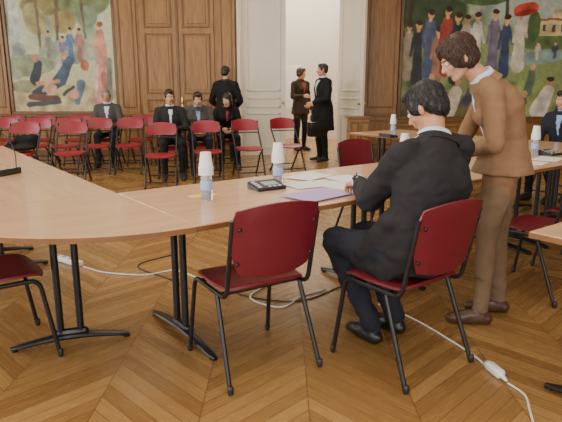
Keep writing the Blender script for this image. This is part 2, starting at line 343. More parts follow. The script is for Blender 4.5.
PR+=[('c',2.75,.15,2.9,.5,.18,.12,lin(212,205,190)),('e',2.92,.69,.06,.075,0,lin(195,145,112)),('e',2.93,.74,.075,.04,0,lin(60,45,35)),('c',3.2,.1,3.3,.55,.14,.11,lin(58,66,92)),('e',3.33,.73,.06,.075,0,lin(195,145,112)),('c',2.5,.5,2.55,.85,.09,.07,lin(85,108,90)),('e',2.56,.97,.05,.065,0,lin(195,145,112)),
 ('c',.3,.2,.55,.6,.17,.12,lin(120,106,88)),('e',.6,.77,.06,.075,0,lin(195,145,112)),('c',.95,.15,1.1,.5,.18,.11,lin(182,172,150)),('e',1.12,.68,.055,.07,0,lin(195,145,112)),('c',1.6,.1,1.85,.4,.16,.1,lin(118,62,54)),('e',1.9,.57,.06,.075,0,lin(195,145,112)),('c',2.2,.1,2.4,.3,.12,.1,lin(60,88,82)),('e',2.45,.46,.05,.065,0,lin(190,140,108)),('c',.1,.1,.7,.12,.08,.06,lin(76,68,54)),('c',1.3,.3,1.45,.62,.09,.08,lin(66,70,84)),('e',1.47,.75,.05,.065,0,lin(195,145,112))]
mural('mural',2.34,6.2,.76,3.2,PR,bgR,(1.12,1.15,1.15))
# ------------------------------------------------------------------ tables
O=V((-.372,2.34,0)); E1=V((.8,.6,0)); E2=V((-.6,.8,0)); D=.97; H=.75
def TF(s,r,z=0): return O+E1*s+E2*r+V((0,0,z))
def prism(bm,poly,z0,z1,bev=.004):
    a=[bm.verts.new((x,y,z0)) for x,y in poly]; b=[bm.verts.new((x,y,z1)) for x,y in poly]; n=len(poly)
    u=bm.faces.new(a[::-1]); t=bm.faces.new(b); u.material_index=1; t.material_index=0
    for i in range(n):
        f=bm.faces.new((a[i],a[(i+1)%n],b[(i+1)%n],b[i])); f.material_index=1
    bmesh.ops.bevel(bm,geom=list(t.edges),offset=bev,segments=2,affect='EDGES')
def tleg(bm,c,d,L=.72,gap=.05):
    c=V(c);d=V(d).normalized(); p=V((-d.y,d.x,0))
    R=[];n=10
    for i in range(15):
        t=-1+2*i/14; zc=.055-.035*abs(t)**1.6; h=.020*(1-.45*abs(t)); w=.034*(1-.3*abs(t))*(1 if abs(t)<.99 else .5)
        q=c+d*(t*L/2); R.append([q+p*(w*math.cos(2*math.pi*k/n))+V((0,0,zc-.004+h*math.sin(2*math.pi*k/n))) for k in range(n)])
    loft(bm,R,2)
    for s in (-1,1):
        tube(bm,[c+d*(s*gap)+V((0,0,.05)),c+d*(s*gap)+V((0,0,H-.03))],.019,2,n=12)
    caps(bm,c-d*(gap+.02)+V((0,0,.07)),c+d*(gap+.02)+V((0,0,.07)),.022,.022,2,n=8)
    a=c-d*L*.46+V((0,0,H-.045)); b=c+d*L*.46+V((0,0,H-.045)); tube(bm,[a,b],.018,2,n=8)
    for s in (-1,1):
        q=c+d*(s*L*.47)+V((0,0,.008)); ell(bm,q,(.022,.022,.008),2,seg=8)
def rtable(L,D_=D,legs=None,name='conference_table',M=None):
    bm=bmesh.new(); prism(bm,[(0.003,0),(L-.003,0),(L-.003,D_),(0.003,D_)],H-.028,H)
    for x in (legs or (.14,L-.14)): tleg(bm,(x,D_*.5,0),(0,1,0),L=min(.74,D_*.8))
    if legs is None: tube(bm,[(.14,D_*.5,H-.06),(L-.14,D_*.5,H-.06)],.016,2)
    return obj(name,bm,[TOP,EDGE,BLACK],smooth=True,mw=M,angle=35)
def MT(s,r,flip=False):
    p=TF(s,r)
    if not flip: return Matrix(((E1.x,E2.x,0,p.x),(E1.y,E2.y,0,p.y),(0,0,1,0),(0,0,0,1)))
    return Matrix(((E2.x,-E1.x,0,p.x),(E2.y,-E1.y,0,p.y),(0,0,1,0),(0,0,0,1)))
rtable(1.63,M=MT(0,0)); rtable(1.63,M=MT(1.63,0)); rtable(.81,M=MT(3.26,0))
rtable(1.63,M=MT(0,D,True),legs=(1.3,)); rtable(1.63,M=MT(0,D+1.63,True))
rtable(1.15,M=MT(4.07+D,D,True)); rtable(1.15,M=MT(4.07+D,D+1.15,True))
def corner(M,legdir,legpos):
    bm=bmesh.new(); n=28; poly=[(0,0)]+[(-D*math.sin(i/n*math.pi/2),-D*math.cos(i/n*math.pi/2)) for i in range(n+1)]
    prism(bm,poly,H-.028,H); tleg(bm,legpos,legdir,L=.6)
    return obj('corner_table',bm,[TOP,EDGE,BLACK],smooth=True,mw=M,angle=35)
corner(MT(0,D),(.88,-.28,0),(-.38,-.22,0))
p=TF(4.07,D)
M=Matrix(((E2.x,-E1.x,0,p.x),(E2.y,-E1.y,0,p.y),(0,0,1,0),(0,0,0,1)))
corner(M,(.7,-.7,0),(-.35,-.35,0))
p=V((1.055,2.25,0)); M=Matrix(((E1.x,E2.x,0,p.x),(E1.y,E2.y,0,p.y),(0,0,1,0),(0,0,0,1)))@Matrix.Translation((0,-.8,0))
rtable(1.4,.8,M=M,name='side_table')
# ------------------------------------------------------------------ chairs
def stackchair():
    bm=bmesh.new()
    def seat(a,b):
        y=b*.21+.01; x=a*.218
        z=.455-.012*(1-a*a)*(1-b*b)*1.2-(.035*max(0,(b-.55)/.45)**2)+.02*max(0,(-b-.7)/.3)**2
        return V((x,y,z))
    shell(bm,seat,14,14,.024,0,.22)
    def back(a,b):
        z=.695+b*.165; x=a*(.222+.018*b); y=-.215-.055*(z-.53)/.33-.04*(1-a*a)
        return V((x,y,z+.008*(1-a*a)*(1 if b>0 else -1)))
    shell(bm,back,16,10,.02,0,.24)
    r=.0115
    for s in (-1,1):
        P=roundpoly([(s*.235,.235,0),(s*.218,.17,.425),(s*.218,-.185,.425),(s*.218,-.262,.80)],.05)
        tube(bm,P,r,1)
        tube(bm,[(s*.245,-.265,0),(s*.224,-.10,.42)],r,1)
        for q in ((s*.235,.235,.012),(s*.245,-.265,.012)): caps(bm,V(q)+V((0,0,.003)),V(q)+V((0,0,.02)),.0145,.0145,2,n=10)
        for z in (.6,.76): ell(bm,(s*.19,-.247-.03*(z-.6)/.16,z),(.01,.006,.01),1,seg=8)
    tube(bm,[(-.215,-.10,.418),(.215,-.10,.418)],r,1); tube(bm,[(-.215,.12,.418),(.215,.12,.418)],r,1)
    o=obj('red_chair',bm,[RED,BLACK,BPLAS],angle=60)
    me=o.data; bpy.data.objects.remove(o); return me
def foldchair():
    bm=bmesh.new()
    shell(bm,lambda a,b:V((a*.2,b*.19+.02,.445-.008*(1-a*a)-.02*max(0,b)**3)),10,10,.03,0,.28)
    shell(bm,lambda a,b:V((a*.215,-.235-.03*b-.035*(1-a*a)+.03*a*a,.765+b*.088+.012*(1-a*a))),12,6,.022,0,.3)
    r=.0125
    for s in (-1,1):
        tube(bm,roundpoly([(s*.205,.26,0),(s*.205,.02,.43),(s*.208,-.215,.72),(s*.2,-.232,.84)],.05),r,1)
        tube(bm,roundpoly([(s*.19,-.27,0),(s*.19,-.02,.33),(s*.19,.14,.425)],.03),r,1)
        for q in ((s*.205,.26,.014),(s*.19,-.27,.014)): caps(bm,V(q),V(q)+V((0,0,.02)),.0145,.0145,2,n=8)
    tube(bm,[(-.205,.21,.09),(.205,.21,.09)],.009,1); tube(bm,[(-.19,-.2,.12),(.19,-.2,.12)],.009,1)
    tube(bm,roundpoly([(-.207,-.2,.66),(-.12,-.235,.66),(.12,-.235,.66),(.207,-.2,.66)],.05),.009,1)
    o=obj('folding_chair',bm,[RED2,BLACK,BPLAS],angle=60); me=o.data; bpy.data.objects.remove(o); return me
SCH=stackchair(); FCH=foldchair()
F0=(-.6,.8)
for fwd,loc in (((-.52,.85),(-.155,2.56)),(F0,(.60,2.575)),((.8,.6),(-1.46,2.62)),((-.66,.75),(1.72,3.56)),(F0,(2.27,3.98)),((.6,-.8),(.86,4.98))):
    inst('red_chair',SCH,place(fwd,loc))
for x,y,fx in [(-3.66,7.7,.1),(-2.98,7.75,.15),(-1.65,7.5,.12),(-1.07,7.95,.2),(-.5,8.35,.3),(.11,8.75,.45),
   (-4.45,8.75,.1),(-3.9,8.7,.1),(-3.42,8.72,.1),(-2.93,8.75,.1),(-2.44,8.8,.1),
   (-1.69,8.42,.2),(-1.35,8.95,.15),(-.93,9.4,.2),
   (-4.8,9.75,.05),(-4.25,9.75,.05),(-3.6,9.75,.05),(-3.06,9.75,.05),(-2.5,9.8,.05),(-2.0,9.8,.05),(3.42,6.72,None)]:
    inst('folding_chair',FCH,place((fx,-1) if fx is not None else (-.8,-.6),(x,y)))
# ------------------------------------------------------------------ table objects
BOT=mat('bottle_plastic',(.72,.80,.9),.12,trans=.75,spec=.6); LAB=mat('bottle_label',(.35,.5,.75),.4); CUP=mat('white_cup',(.85,.85,.86),.45)
def bottle():
    bm=bmesh.new()
    lathe(bm,[(.001,0),(.028,0),(.031,.006),(.030,.03),(.032,.035),(.030,.05),(.032,.055),(.032,.11),(.030,.115),(.0315,.125),(.027,.15),(.014,.175),(.012,.19),(.001,.19)],0)
    lathe(bm,[(.0325,.058),(.0328,.06),(.0328,.105),(.0325,.107)],1)
    for i in range(4):
        z=.14+i*.012
        lathe(bm,[(.040,z),(.042,z),(.042,z+.004),(.039,z+.004),(.028,z+.085),(.001,z+.087),(.001,z+.083),(.026,z+.081)],2)
    o=obj('water_bottle',bm,[BOT,LAB,CUP],angle=40); me=o.data; bpy.data.objects.remove(o); return me
BM=bottle()
for x,y in ((-.403,2.91),(-.019,3.41),(.93,4.12),(1.43,7.03),(2.29,4.93)): inst('water_bottle',BM,Matrix.Translation((x,y,H)))
LCD=mat('lcd_grey',(.35,.42,.36),.25)
def micbase(goose):
    bm=bmesh.new()
    P=[[(-.10,-.07,0),(.10,-.07,0),(.10,.07,0),(-.10,.07,0)],[(-.10,-.07,.018),(.10,-.07,.018),(.10,.07,.045),(-.10,.07,.045)]]
    loft(bm,[[V(p) for p in r] for r in P],0)
    bmesh.ops.bevel(bm,geom=bm.edges[:],offset=.006,segments=2,affect='EDGES')
    R=Matrix.Rotation(math.atan2(.027,.14),3,'X')
    box(bm,(.02,.0,.033),(.10,.06,.003),1,R)
    for i in range(4): box(bm,(-.075,-.045+.028*i,.0235+.0054*i),(.025,.014,.006),2,R,bev=.001)
    for i in range(3): box(bm,(-.01+.035*i,-.05,.0235),(.022,.012,.005),2,R,bev=.001)
    if goose:
        g=crom([(-.07,.05,.04),(-.07,.05,.15),(-.06,.0,.26),(-.03,-.09,.31)],6); tube(bm,g,.0035,0,n=6); caps(bm,g[-1],g[-1]+V((.01,-.035,.004)),.008,.009,0,n=8)
    o=obj('microphone_base',bm,[BPLAS,LCD,WHITE],angle=35); me=o.data; bpy.data.objects.remove(o); return me
MB0=micbase(False); MB1=micbase(True)
inst('microphone_base',MB0,place((-.55,.85),(-.085,3.25,H))); inst('microphone_base',MB1,place((1,-.3),(-1.95,3.80,H)))
inst('microphone_base',MB0,place((-.8,-.6),(1.32,6.75,H))); inst('microphone_base',MB0,place((-.6,.8),(2.45,4.95,H)))
def sheet(name,s,r,w,h,rot,m,z=.001,th=.0015):
    bm=bmesh.new(); box(bm,(0,0,th/2),(w,h,th),0); p=TF(s,r,H+z)
    obj(name,bm,[m],smooth=False,mw=Matrix.Translation(p)@Matrix.Rotation(math.atan2(.6,.8)+rot,4,'Z'))
sheet('paper_sheet',1.07,.50,.30,.21,-.15,PAPER,.003); sheet('paper_sheet',1.20,.36,.21,.3,.2,PAPER,.001)
sheet('paper_sheet',1.40,.50,.21,.3,-.15,PAPER,.003); sheet('paper_sheet',1.26,.74,.3,.21,.3,PAPER,.005); sheet('lilac_folder',.87,.20,.34,.24,.12,LILAC,.007,.004)
sheet('yellow_note',.36,.60,.16,.08,.1,YELLOW); sheet('paper_sheet',3.5,.25,.3,.21,.2,PAPER); sheet('paper_sheet',3.15,.25,.21,.3,.2,PAPER); sheet('paper_sheet',4.35,1.35,.3,.21,.2,PAPER)
# ------------------------------------------------------------------ cables
def cable(P,r,m,name='power_cable'):
    bm=bmesh.new(); tube(bm,[V((x,y,r+.001)) for x,y,_ in crom([(a,b,0) for a,b in P],8)],r,0,n=6); obj(name,bm,[m])
WC=mat('white_cable',(.75,.72,.65),.5)
cable([(.62,3.25),(.80,3.00),(.93,2.72),(.99,2.56),(1.01,2.475)],.0055,WC)
cable([(1.055,2.30),(1.09,2.2),(1.06,2.08),(1.02,1.95),(.95,1.8)],.0055,WC)
bm=bmesh.new(); box(bm,(0,0,.022),(.045,.11,.042),0,bev=.012); caps(bm,(0,-.05,.02),(0,-.085,.014),.014,.007,0); ell(bm,(0,.055,.022),(.024,.016,.02),1)
obj('plug_socket',bm,[WHITE,mat('grey_plastic',(.4,.4,.4),.5)],mw=Matrix.Translation((1.03,2.395,0))@Matrix.Rotation(.25,4,'Z'))
cable([(-1.52,3.99),(-1.3,3.85),(-1.0,3.8),(-.8,3.9),(-.62,3.75)],.006,WC); cable([(-.1,3.6),(-.2,3.35),(.0,3.2),(.15,3.4),(.3,3.5)],.006,WC)
cable([(-.9,4.3),(-1.1,4.0),(-.7,3.6),(-.6,3.1),(-.5,2.8)],.004,BPLAS); cable([(.1,3.8),(-.2,3.7),(-.3,3.45),(.1,3.3),(.45,3.6)],.004,BPLAS)
bm=bmesh.new(); box(bm,(0,0,.022),(.34,.06,.042),0,bev=.01)
for i in range(4): lathe(bm,[(.019,.043),(.019,.0455),(.013,.0455),(.013,.0435)],1,(-.12+.08*i,0,0),n=14)
obj('power_strip',bm,[WHITE,mat('grey_plastic',(.4,.4,.4),.5)],mw=Matrix.Translation((-1.68,4.1,0))@Matrix.Rotation(-.6,4,'Z'))
# ------------------------------------------------------------------ people
def remesh(bm,voxel,smooth=3):
    bmesh.ops.recalc_face_normals(bm,faces=bm.faces[:])
    me=bpy.data.meshes.new('tmp'); bm.to_mesh(me); bm.free(); o=bpy.data.objects.new('tmp',me); SC.collection.objects.link(o)
    m=o.modifiers.new('r','REMESH'); m.mode='VOXEL'; m.voxel_size=voxel; m.use_smooth_shade=True
    s=o.modifiers.new('s','SMOOTH'); s.factor=.5; s.iterations=smooth
    dg=bpy.context.evaluated_depsgraph_get(); r=bpy.data.meshes.new_from_object(o.evaluated_get(dg)); bpy.data.objects.remove(o); bpy.data.meshes.remove(me)
    r.polygons.foreach_set('use_smooth',[True]*len(r.polygons)); return r
def mkobj(name,me,mats,parent):
    me.name=name; me.materials.clear()
    for m in mats: me.materials.append(m)
    o=bpy.data.objects.new(name,me); SC.collection.objects.link(o); o.parent=parent; o.matrix_parent_inverse=Matrix.Translation(-parent.location); return o
def frameM(fwd,upish=V((0,0,1))):
    f=V(fwd).normalized(); r=f.cross(upish).normalized(); u=r.cross(f); return Matrix((r,f,u)).transposed()
def hand(par,name,wrist,fwd,palmn,thumbside,skin,vox,curl=.35,k=1.0,pen=False):
    f=V(fwd).normalized(); n=V(palmn); n=(n-f*n.dot(f)).normalized(); t=f.cross(n).normalized()*thumbside
    W=V(wrist); bm=bmesh.new(); q=lambda a,b,c:W+(f*a+t*b+n*c)*k
    caps(bm,q(-.03,0,0),q(.02,0,0),.024*k,.024*k)
    Ls=((.030,.040,.027,.021),(.010,.045,.030,.022),(-.011,.041,.028,.021),(-.031,.032,.021,.018))
    tips=[]
    for i,(off,l1,l2,l3) in enumerate(Ls):
        a=q(.01,off*.55,0); b=q(.088-.004*abs(i-1),off,-.002); caps(bm,a,b,.017*k,.0125*k)
        ang=0; p=b
        for l,r0,r1 in ((l1,.0095,.0088),(l2,.0088,.008),(l3,.008,.0066)):
            ang+=curl*(1+.15*i); d=f*math.cos(ang)+n*math.sin(ang)+t*(off*1.6); p2=p+d.normalized()*l*k; caps(bm,p,p2,r0*k,r1*k,n=10); p=p2
        tips.append(p)
    a=q(.015,.018,.004); b=q(.05,.045,.014); c=q(.082,.056,.024); e=q(.106,.052,.032)
    caps(bm,a,b,.017*k,.0125*k); caps(bm,b,c,.0115*k,.0095*k); caps(bm,c,e,.0095*k,.0075*k)
    mkobj(name,remesh(bm,vox,2),[skin],par)
    if pen:
        tip=tips[0]*.5+e*.5; top=q(.06,.035,-.05); d=(tip-top).normalized()
        bm=bmesh.new(); caps(bm,top,tip+d*.02,.004,.004,0,n=8); caps(bm,tip+d*.02,tip+d*.034,.003,.001,1,n=8)
        obj('pen',bm,[mat('pen_blue',(.03,.05,.3),.3),BPLAS],par)
def head(par,c,fwd,up,neck,skin,hairm,style,vox,k=1.0,glasses=False):
    R=frameM(fwd,up); c=V(c); T=lambda x,y,z:c+R@(V((x,y,z))*k)
    def E(bm,p,r,rot=None): ell(bm,T(*p),[a*k for a in r],0,R if rot is None else R@rot,seg=20)
    bm=bmesh.new()
    E(bm,(0,-.015,.03),(.074,.094,.088)); E(bm,(0,.022,-.03),(.058,.066,.078)); E(bm,(0,.060,-.092),(.024,.022,.02))
    for s in (-1,1):
        caps(bm,T(s*.045,0,-.055),T(s*.02,.058,-.09),.022*k,.02*k); E(bm,(s*.038,.055,-.025),(.022,.022,.02))
        caps(bm,T(s*.012,.075,.025),T(s*.042,.062,.024),.012*k,.01*k); E(bm,(s*.078,-.008,-.012),(.010,.018,.03),Matrix.Rotation(s*.35,3,'Z'))
        E(bm,(s*.012,.093,-.03),(.009,.01,.008))
    caps(bm,T(0,.078,.012),T(0,.102,-.026),.009*k,.012*k); E(bm,(0,.078,-.055),(.026,.016,.014)); E(bm,(0,.081,-.053),(.019,.013,.005)); E(bm,(0,.079,-.064),(.016,.012,.006))
    nb=V(neck); caps(bm,T(0,-.022,-.055),nb,.052*k,.058*k,n=16)
    mkobj('head',remesh(bm,vox,2),[skin],par)
    bm=bmesh.new()
    for s in (-1,1):
        ell(bm,T(s*.031,.073,.004),(.0125*k,)*3,0,seg=10); ell(bm,T(s*.031,.0815,.003),(.0055*k,)*3,1,seg=8)
        caps(bm,T(s*.016,.086,.026),T(s*.046,.071,.026),.0035*k,.0025*k,2,n=6)
    obj('eyes',bm,[EYEW,IRIS,hairm],par)
    bm=bmesh.new(); caps(bm,T(-.017,.088,-.0565),T(.017,.088,-.0565),.0035*k,.0035*k,0,n=8); ell(bm,T(0,.0925,-.0565),(.012*k,.004*k,.006*k),0,R,seg=10); obj('mouth',bm,[LIP],par)
    bm=bmesh.new()
    if style=='short':
        E(bm,(0,-.022,.040),(.080,.098,.085)); E(bm,(0,-.058,-.005),(.070,.058,.068))
        for s in (-1,1): E(bm,(s*.066,.0,.02),(.013,.048,.042))
        E(bm,(.0,.03,.092),(.052,.05,.028))
    elif style=='full':
        E(bm,(0,-.026,.042),(.083,.102,.087)); E(bm,(0,-.062,-.012),(.073,.058,.076))
        for s in (-1,1): E(bm,(s*.068,.002,.018),(.015,.052,.045))
        E(bm,(.015,.038,.092),(.055,.052,.032))
    elif style=='bob':
        E(bm,(0,-.024,.040),(.083,.100,.086)); E(bm,(0,-.060,-.012),(.078,.056,.076)); E(bm,(.0,.042,.080),(.060,.044,.033))
        for s in (-1,1):
            E(bm,(s*.068,.003,.005),(.021,.054,.062)); caps(bm,T(s*.052,.062,.058),T(s*.074,.045,-.025),.018*k,.010*k); E(bm,(s*.063,-.03,-.04),(.024,.043,.042))
    elif style=='long':
        E(bm,(0,-.024,.042),(.084,.102,.086)); E(bm,(0,-.062,-.06),(.08,.052,.12))
        for s in (-1,1): E(bm,(s*.072,.0,-.045),(.018,.042,.10))
    elif style=='bald':
        E(bm,(0,-.055,-.0),(.077,.058,.045))
        for s in (-1,1): E(bm,(s*.068,-.01,.012),(.012,.045,.028))
    me=remesh(bm,vox,1)
    RT=R.transposed()
    for v in me.vertices:
        p=RT@(v.co-c); v.co=v.co+v.normal*(.006*noise.noise(V((p.x*75,p.y*35,p.z*20)))+.002*noise.noise(v.co*130))
    ho=mkobj('hair',me,[hairm],par)
    if vox<.007:   # locks of hair lying on the cap
        rnd=random.Random(7); bv=BVHTree.FromPolygons([v.co.copy() for v in me.vertices],[tuple(p.vertices) for p in me.polygons])
        crown=T(0,-.03,.13); N=len(me.vertices); bm=bmesh.new(); L=.075 if style=='bob' else .042
        for _ in range(620):
            v=me.vertices[rnd.randrange(N)]; p=v.co.copy(); 
            if (RT@(p-c)).z<-.085*k: continue
            ok,nr,_i,_d=bv.find_nearest(T(0,-.02,.03)); pts=[]; q=p; nm=v.normal.copy()
            if nm.dot(p-T(0,-.02,.02))<0: continue
            jit=V((rnd.uniform(-1,1),rnd.uniform(-1,1),rnd.uniform(-1,1)))*.35
            for j in range(6):
                pts.append(q+nm*(.0012+.001*math.sin(j)))
                d=(q-crown).normalized()*.8-R.col[2]*.6+jit; d=(d-nm*d.dot(nm)); 
                if d.length<1e-4: break
                q2=q+d.normalized()*(L*k/5); r=bv.find_nearest(q2)
                if r[0] is None: break
                q,nm=r[0],r[1]
            if len(pts)>=4: tube(bm,pts,.0021,0,n=5,taper=[.6,1,1,.9,.6,.2][:len(pts)])
        obj('hair_locks',bm,[hairm],par)
    if glasses:
        bm=bmesh.new()
        for s in (-1,1):
            P=[T(s*(.033+.021*math.cos(a)),.094,.002+.016*math.sin(a)) for a in [i*math.pi/6 for i in range(13)]]; tube(bm,P,.0016*k,0,n=5); tube(bm,[T(s*.055,.092,.006),T(s*.083,.0,.006)],.0016*k,0,n=5)
        tube(bm,[T(-.012,.096,.004),T(.012,.096,.004)],.0016*k,0,n=5); obj('glasses',bm,[BPLAS],par)
def hairmat(n,c): return mat(n,c,.42,bump=.6,bscale=1,var=.45,stretch=(160,160,25))
HB=hairmat('hair_black',(.012,.010,.009)); HBR=hairmat('hair_brown',(.042,.018,.009)); HG=hairmat('hair_grey',(.20,.19,.18)); HD=hairmat('hair_dark',(.014,.013,.013))
def cloth(n,c,rough=.85): return mat(n,c,rough,bump=.45,bscale=13,var=.08,spec=.25)
def person_mesh(name,J,look,up=V((0,0,1)),top=None,bottom=None,shoe=None,shirt=None,skin=SKIN,hairm=HB,hair='short',vox=.015,g=1.0,coat=0,palms=None,wr=.006,female=False,glasses=False,extra=None,hk=.96,shirtw=.05,curl=.35,sl=1.0,pen=None):
    J={k_:V(v) for k_,v in J.items()}; root=empty(name,(J['pelvis'].x,J['pelvis'].y,0))
    hr=(J['hipR']-J['hipL']).normalized(); sr=(J['shR']-J['shL']).normalized()
    pel,wa,ch,nk=J['pelvis'],J['waist'],J['chest'],J['neck']; shm=(J['shL']+J['shR'])/2
    bm=bmesh.new(); n=22
    sw=(J['shR']-J['shL']).length/2
    def ring(c,r,u,hw,hd):
        f=u.cross(r).normalized(); r2=f.cross(u).normalized()
        out=[]
        for i in range(n):
            a=2*math.pi*i/n; ca,sa=math.cos(a),math.sin(a)
            out.append(c+r2*(hw*abs(ca)**.85*(1 if ca>=0 else -1))+f*(hd*abs(sa)**.85*(1 if sa>=0 else -1)))
        return out
    up0=(wa-pel).normalized()
    wl=(.155,.125,.135,.155,.86) if female else (.160,.150,.158,.178,.9)
    Rg=[ring(pel-up0*.09,hr,up0,wl[0]*.82*g,.10*g),ring(pel-up0*.02,hr,up0,wl[0]*1.02*g,.122*g),ring((pel+wa)/2,hr,(ch-pel).normalized(),(wl[0]+wl[1])/2*g,.118*g),
        ring(wa,hr.lerp(sr,.35),(ch-pel).normalized(),wl[1]*g,.108*g),ring((wa+ch)/2,hr.lerp(sr,.7),(ch-wa).normalized(),wl[2]*g,.118*g),
        ring(ch,sr,(nk-wa).normalized(),wl[3]*.97*g,.128*g),ring(ch.lerp(shm,.6),sr,(nk-ch).normalized(),sw*.95,.118*g),
        ring(shm.lerp(nk,.35),sr,(nk-ch).normalized(),sw*.72,.09*g),ring(nk.lerp(shm,.1),sr,(nk-ch).normalized(),.075*g,.072*g)]
    loft(bm,Rg)
    B=[]
    def seg(a,b,ra,rb,mi,add=True):
        if add: caps(bm,a,b,ra,rb,0,n=16)
        B.append((V(a),V(b),ra,rb,mi))
    B.append((pel,wa,.13*g,.12*g,0)); B.append((wa,ch,.12*g,.14*g,0)); B.append((ch,shm,.14*g,.12*g,0)); B.append((J['shL'],J['shR'],.09,.09,0))
    if female:
        for s in (-1,1): ell(bm,ch+sr*(s*.065)+(nk-wa).normalized().cross(sr).normalized()*.085,(.058,.058,.055))
    for s,S in ((-1,'L'),(1,'R')):
        sh,el,w,hp,kn,an,to=[J[q+S] for q in ('sh','el','wr','hip','kn','an','to')]
        seg(nk-(nk-shm)*.25,sh,.055*g,.058*g,0); seg(sh,el,.062*g*sl,.049*g*sl,0); seg(el,w,.049*g*sl,.034*g*sl,0)
        m_=el.lerp(w,.35); seg(el,m_,.048*g*sl,.045*g*sl,0)
        seg(hp,kn,.092*g,.060*g,1); seg(kn,an,.058*g,.044*g,1); seg(hp.lerp(kn,.1),hp.lerp(kn,.55),.092*g,.078*g,1); seg(kn.lerp(an,.1),kn.lerp(an,.5),.058*g,.056*g,1)
        ad=(to-an); ad.z=0; ad.normalize(); heel=V((an.x,an.y,.035))-ad*.035
        seg(an+V((0,0,-.01)),V((an.x,an.y,.045)),.04,.042,2); seg(heel+V((0,0,.002)),V((to.x,to.y,.034)),.035,.032,2); seg(V((an.x,an.y,.05))+ad*.03,V((to.x,to.y,.036)),.040,.034,2); seg(V((to.x,to.y,.034)),V((to.x,to.y,.03))+ad*.035,.033,.027,2)
    if coat:
        d=V((0,0,-1))
        rr=[ring(wa,hr,V((0,0,1)),wl[1]*1.05*g,.115*g),ring(pel,hr,V((0,0,1)),wl[0]*1.15*g,.145*g),ring(pel+d*coat*.5,hr,V((0,0,1)),wl[0]*1.22*g,.16*g),ring(pel+d*coat,hr,V((0,0,1)),wl[0]*1.3*g,.175*g)]
        loft(bm,rr); B.append((pel,pel+d*coat,.18*g,.19*g,0))
    if extra: extra(bm,B)
    me=remesh(bm,vox,3)
    P=len(me.polygons); pc=np.empty(P*3); me.polygons.foreach_get('center',pc); pc=pc.reshape(-1,3)
    best=np.full(P,1e9); mi=np.zeros(P,dtype=np.int32)
    for a,b,ra,rb,m_ in B:
        a=np.array(a);b=np.array(b); d=b-a; t=np.clip(((pc-a)@d)/max(1e-9,d@d),0,1); ds=np.linalg.norm(pc-a-t[:,None]*d,axis=1)-(ra+(rb-ra)*t)
        s=ds<best; best[s]=ds[s]; mi[s]=m_
    if shirt:
        fb=np.array((nk-wa).normalized().cross(sr).normalized()); rt=np.array(sr); upv=np.array((nk-ch).normalized()); c0=np.array(ch)
        rel=pc-c0; h=rel@upv; hN=(np.array(nk)-c0)@upv; wdt=shirtw*np.clip((h+.12)/(hN+.12),0,1)
        mi[(mi==0)&((rel@fb)>.03)&(np.abs(rel@rt)<wdt)&(h>-.12)&(h<hN+.03)]=3
    for v in me.vertices:
        p=v.co; v.co=p+v.normal*(wr*(noise.noise(V((p.x*9,p.y*9,p.z*13)))+.7*(1-2*abs(noise.noise(V((p.x*15+5,p.y*15,p.z*20)))))))
    mkobj('body',me,[top,bottom,shoe or BPLAS,shirt or top],root)
    me.polygons.foreach_set('material_index',mi)
    u=(nk-ch).normalized()
    for nm_,mt_,prof in (('collar',shirt or top,((-.015,.075),(.022,.068),(.036,.064),(.036,.058),(.0,.058))),('jacket_collar',top,((-.035,.098),(.000,.079),(.008,.076),(.008,.070),(-.02,.070)))):
        bm=bmesh.new(); loft(bm,[ring(nk+u*o_,sr,u,hw*g,hw*.98*g) for o_,hw in prof],0,cap=False); obj(nm_,bm,[mt_],root)
    head(root,J['head'],look,up,nk-u*.02,skin,hairm,hair,min(vox*.6,.009),hk,glasses)
    for s,S in ((-1,'L'),(1,'R')):
        el,w=J['el'+S],J['wr'+S]; hd=(palms or {}).get(S); f=(w-el).normalized()
        if hd: fw,pn=V(hd[0]),V(hd[1])
        else: fw=(f+V((0,0,-.25))).normalized(); pn=(-(hr)*s)+V((0,0,-.3))
        fw2=fw.normalized(); ts=1 if S=='R' else -1
        hand(root,'hand_'+('left' if S=='L' else 'right'),w+fw2*.02,fw,pn,ts,skin,.0045 if vox<.013 else .0075,curl,.98 if not female else .9,pen=(pen==S))
        if shirt and vox<.013:
            bm=bmesh.new(); tube(bm,[w-f*.02,w+f*.022],.034*g,0,n=16); obj('cuff',bm,[shirt],root)
    return root
def loc2w(J,fwd,pos,k=1.0):
    M=place(fwd,pos); return {a:M@(V(b)*k) for a,b in J.items()}
def stand(**kw):
    J=dict(pelvis=(0,0,.97),waist=(0,.0,1.1),chest=(0,.0,1.27),neck=(0,-.015,1.455),head=(0,.02,1.60),shL=(-.175,-.01,1.385),shR=(.175,-.01,1.385),elL=(-.235,-.04,1.10),elR=(.235,-.04,1.10),
     wrL=(-.24,.06,.86),wrR=(.24,.06,.86),hipL=(-.085,0,.92),hipR=(.085,0,.92),knL=(-.10,.02,.5),knR=(.10,.02,.5),anL=(-.11,-.02,.09),anR=(.11,-.02,.09),toL=(-.13,.12,.03),toR=(.13,.12,.03)); J.update(kw); return J
def sit(**kw):
    J=dict(pelvis=(0,-.06,.575),waist=(0,-.06,.71),chest=(0,-.04,.88),neck=(0,-.03,1.06),head=(0,.02,1.20),shL=(-.175,-.03,.99),shR=(.175,-.03,.99),elL=(-.23,.05,.74),elR=(.23,.05,.74),
     wrL=(-.10,.25,.68),wrR=(.10,.25,.68),hipL=(-.09,-.02,.56),hipR=(.09,-.02,.56),knL=(-.13,.40,.53),knR=(.13,.40,.53),anL=(-.13,.38,.1),anR=(.13,.38,.1),toL=(-.14,.52,.03),toR=(.14,.52,.03)); J.update(kw); return J
C_DARK=cloth('suit_charcoal',(.022,.021,.024)); C_BLK=cloth('wool_black',(.011,.011,.012)); C_TAN=cloth('jacket_tan',(.25,.145,.078)); C_TRO=cloth('trousers_taupe',(.19,.125,.075))
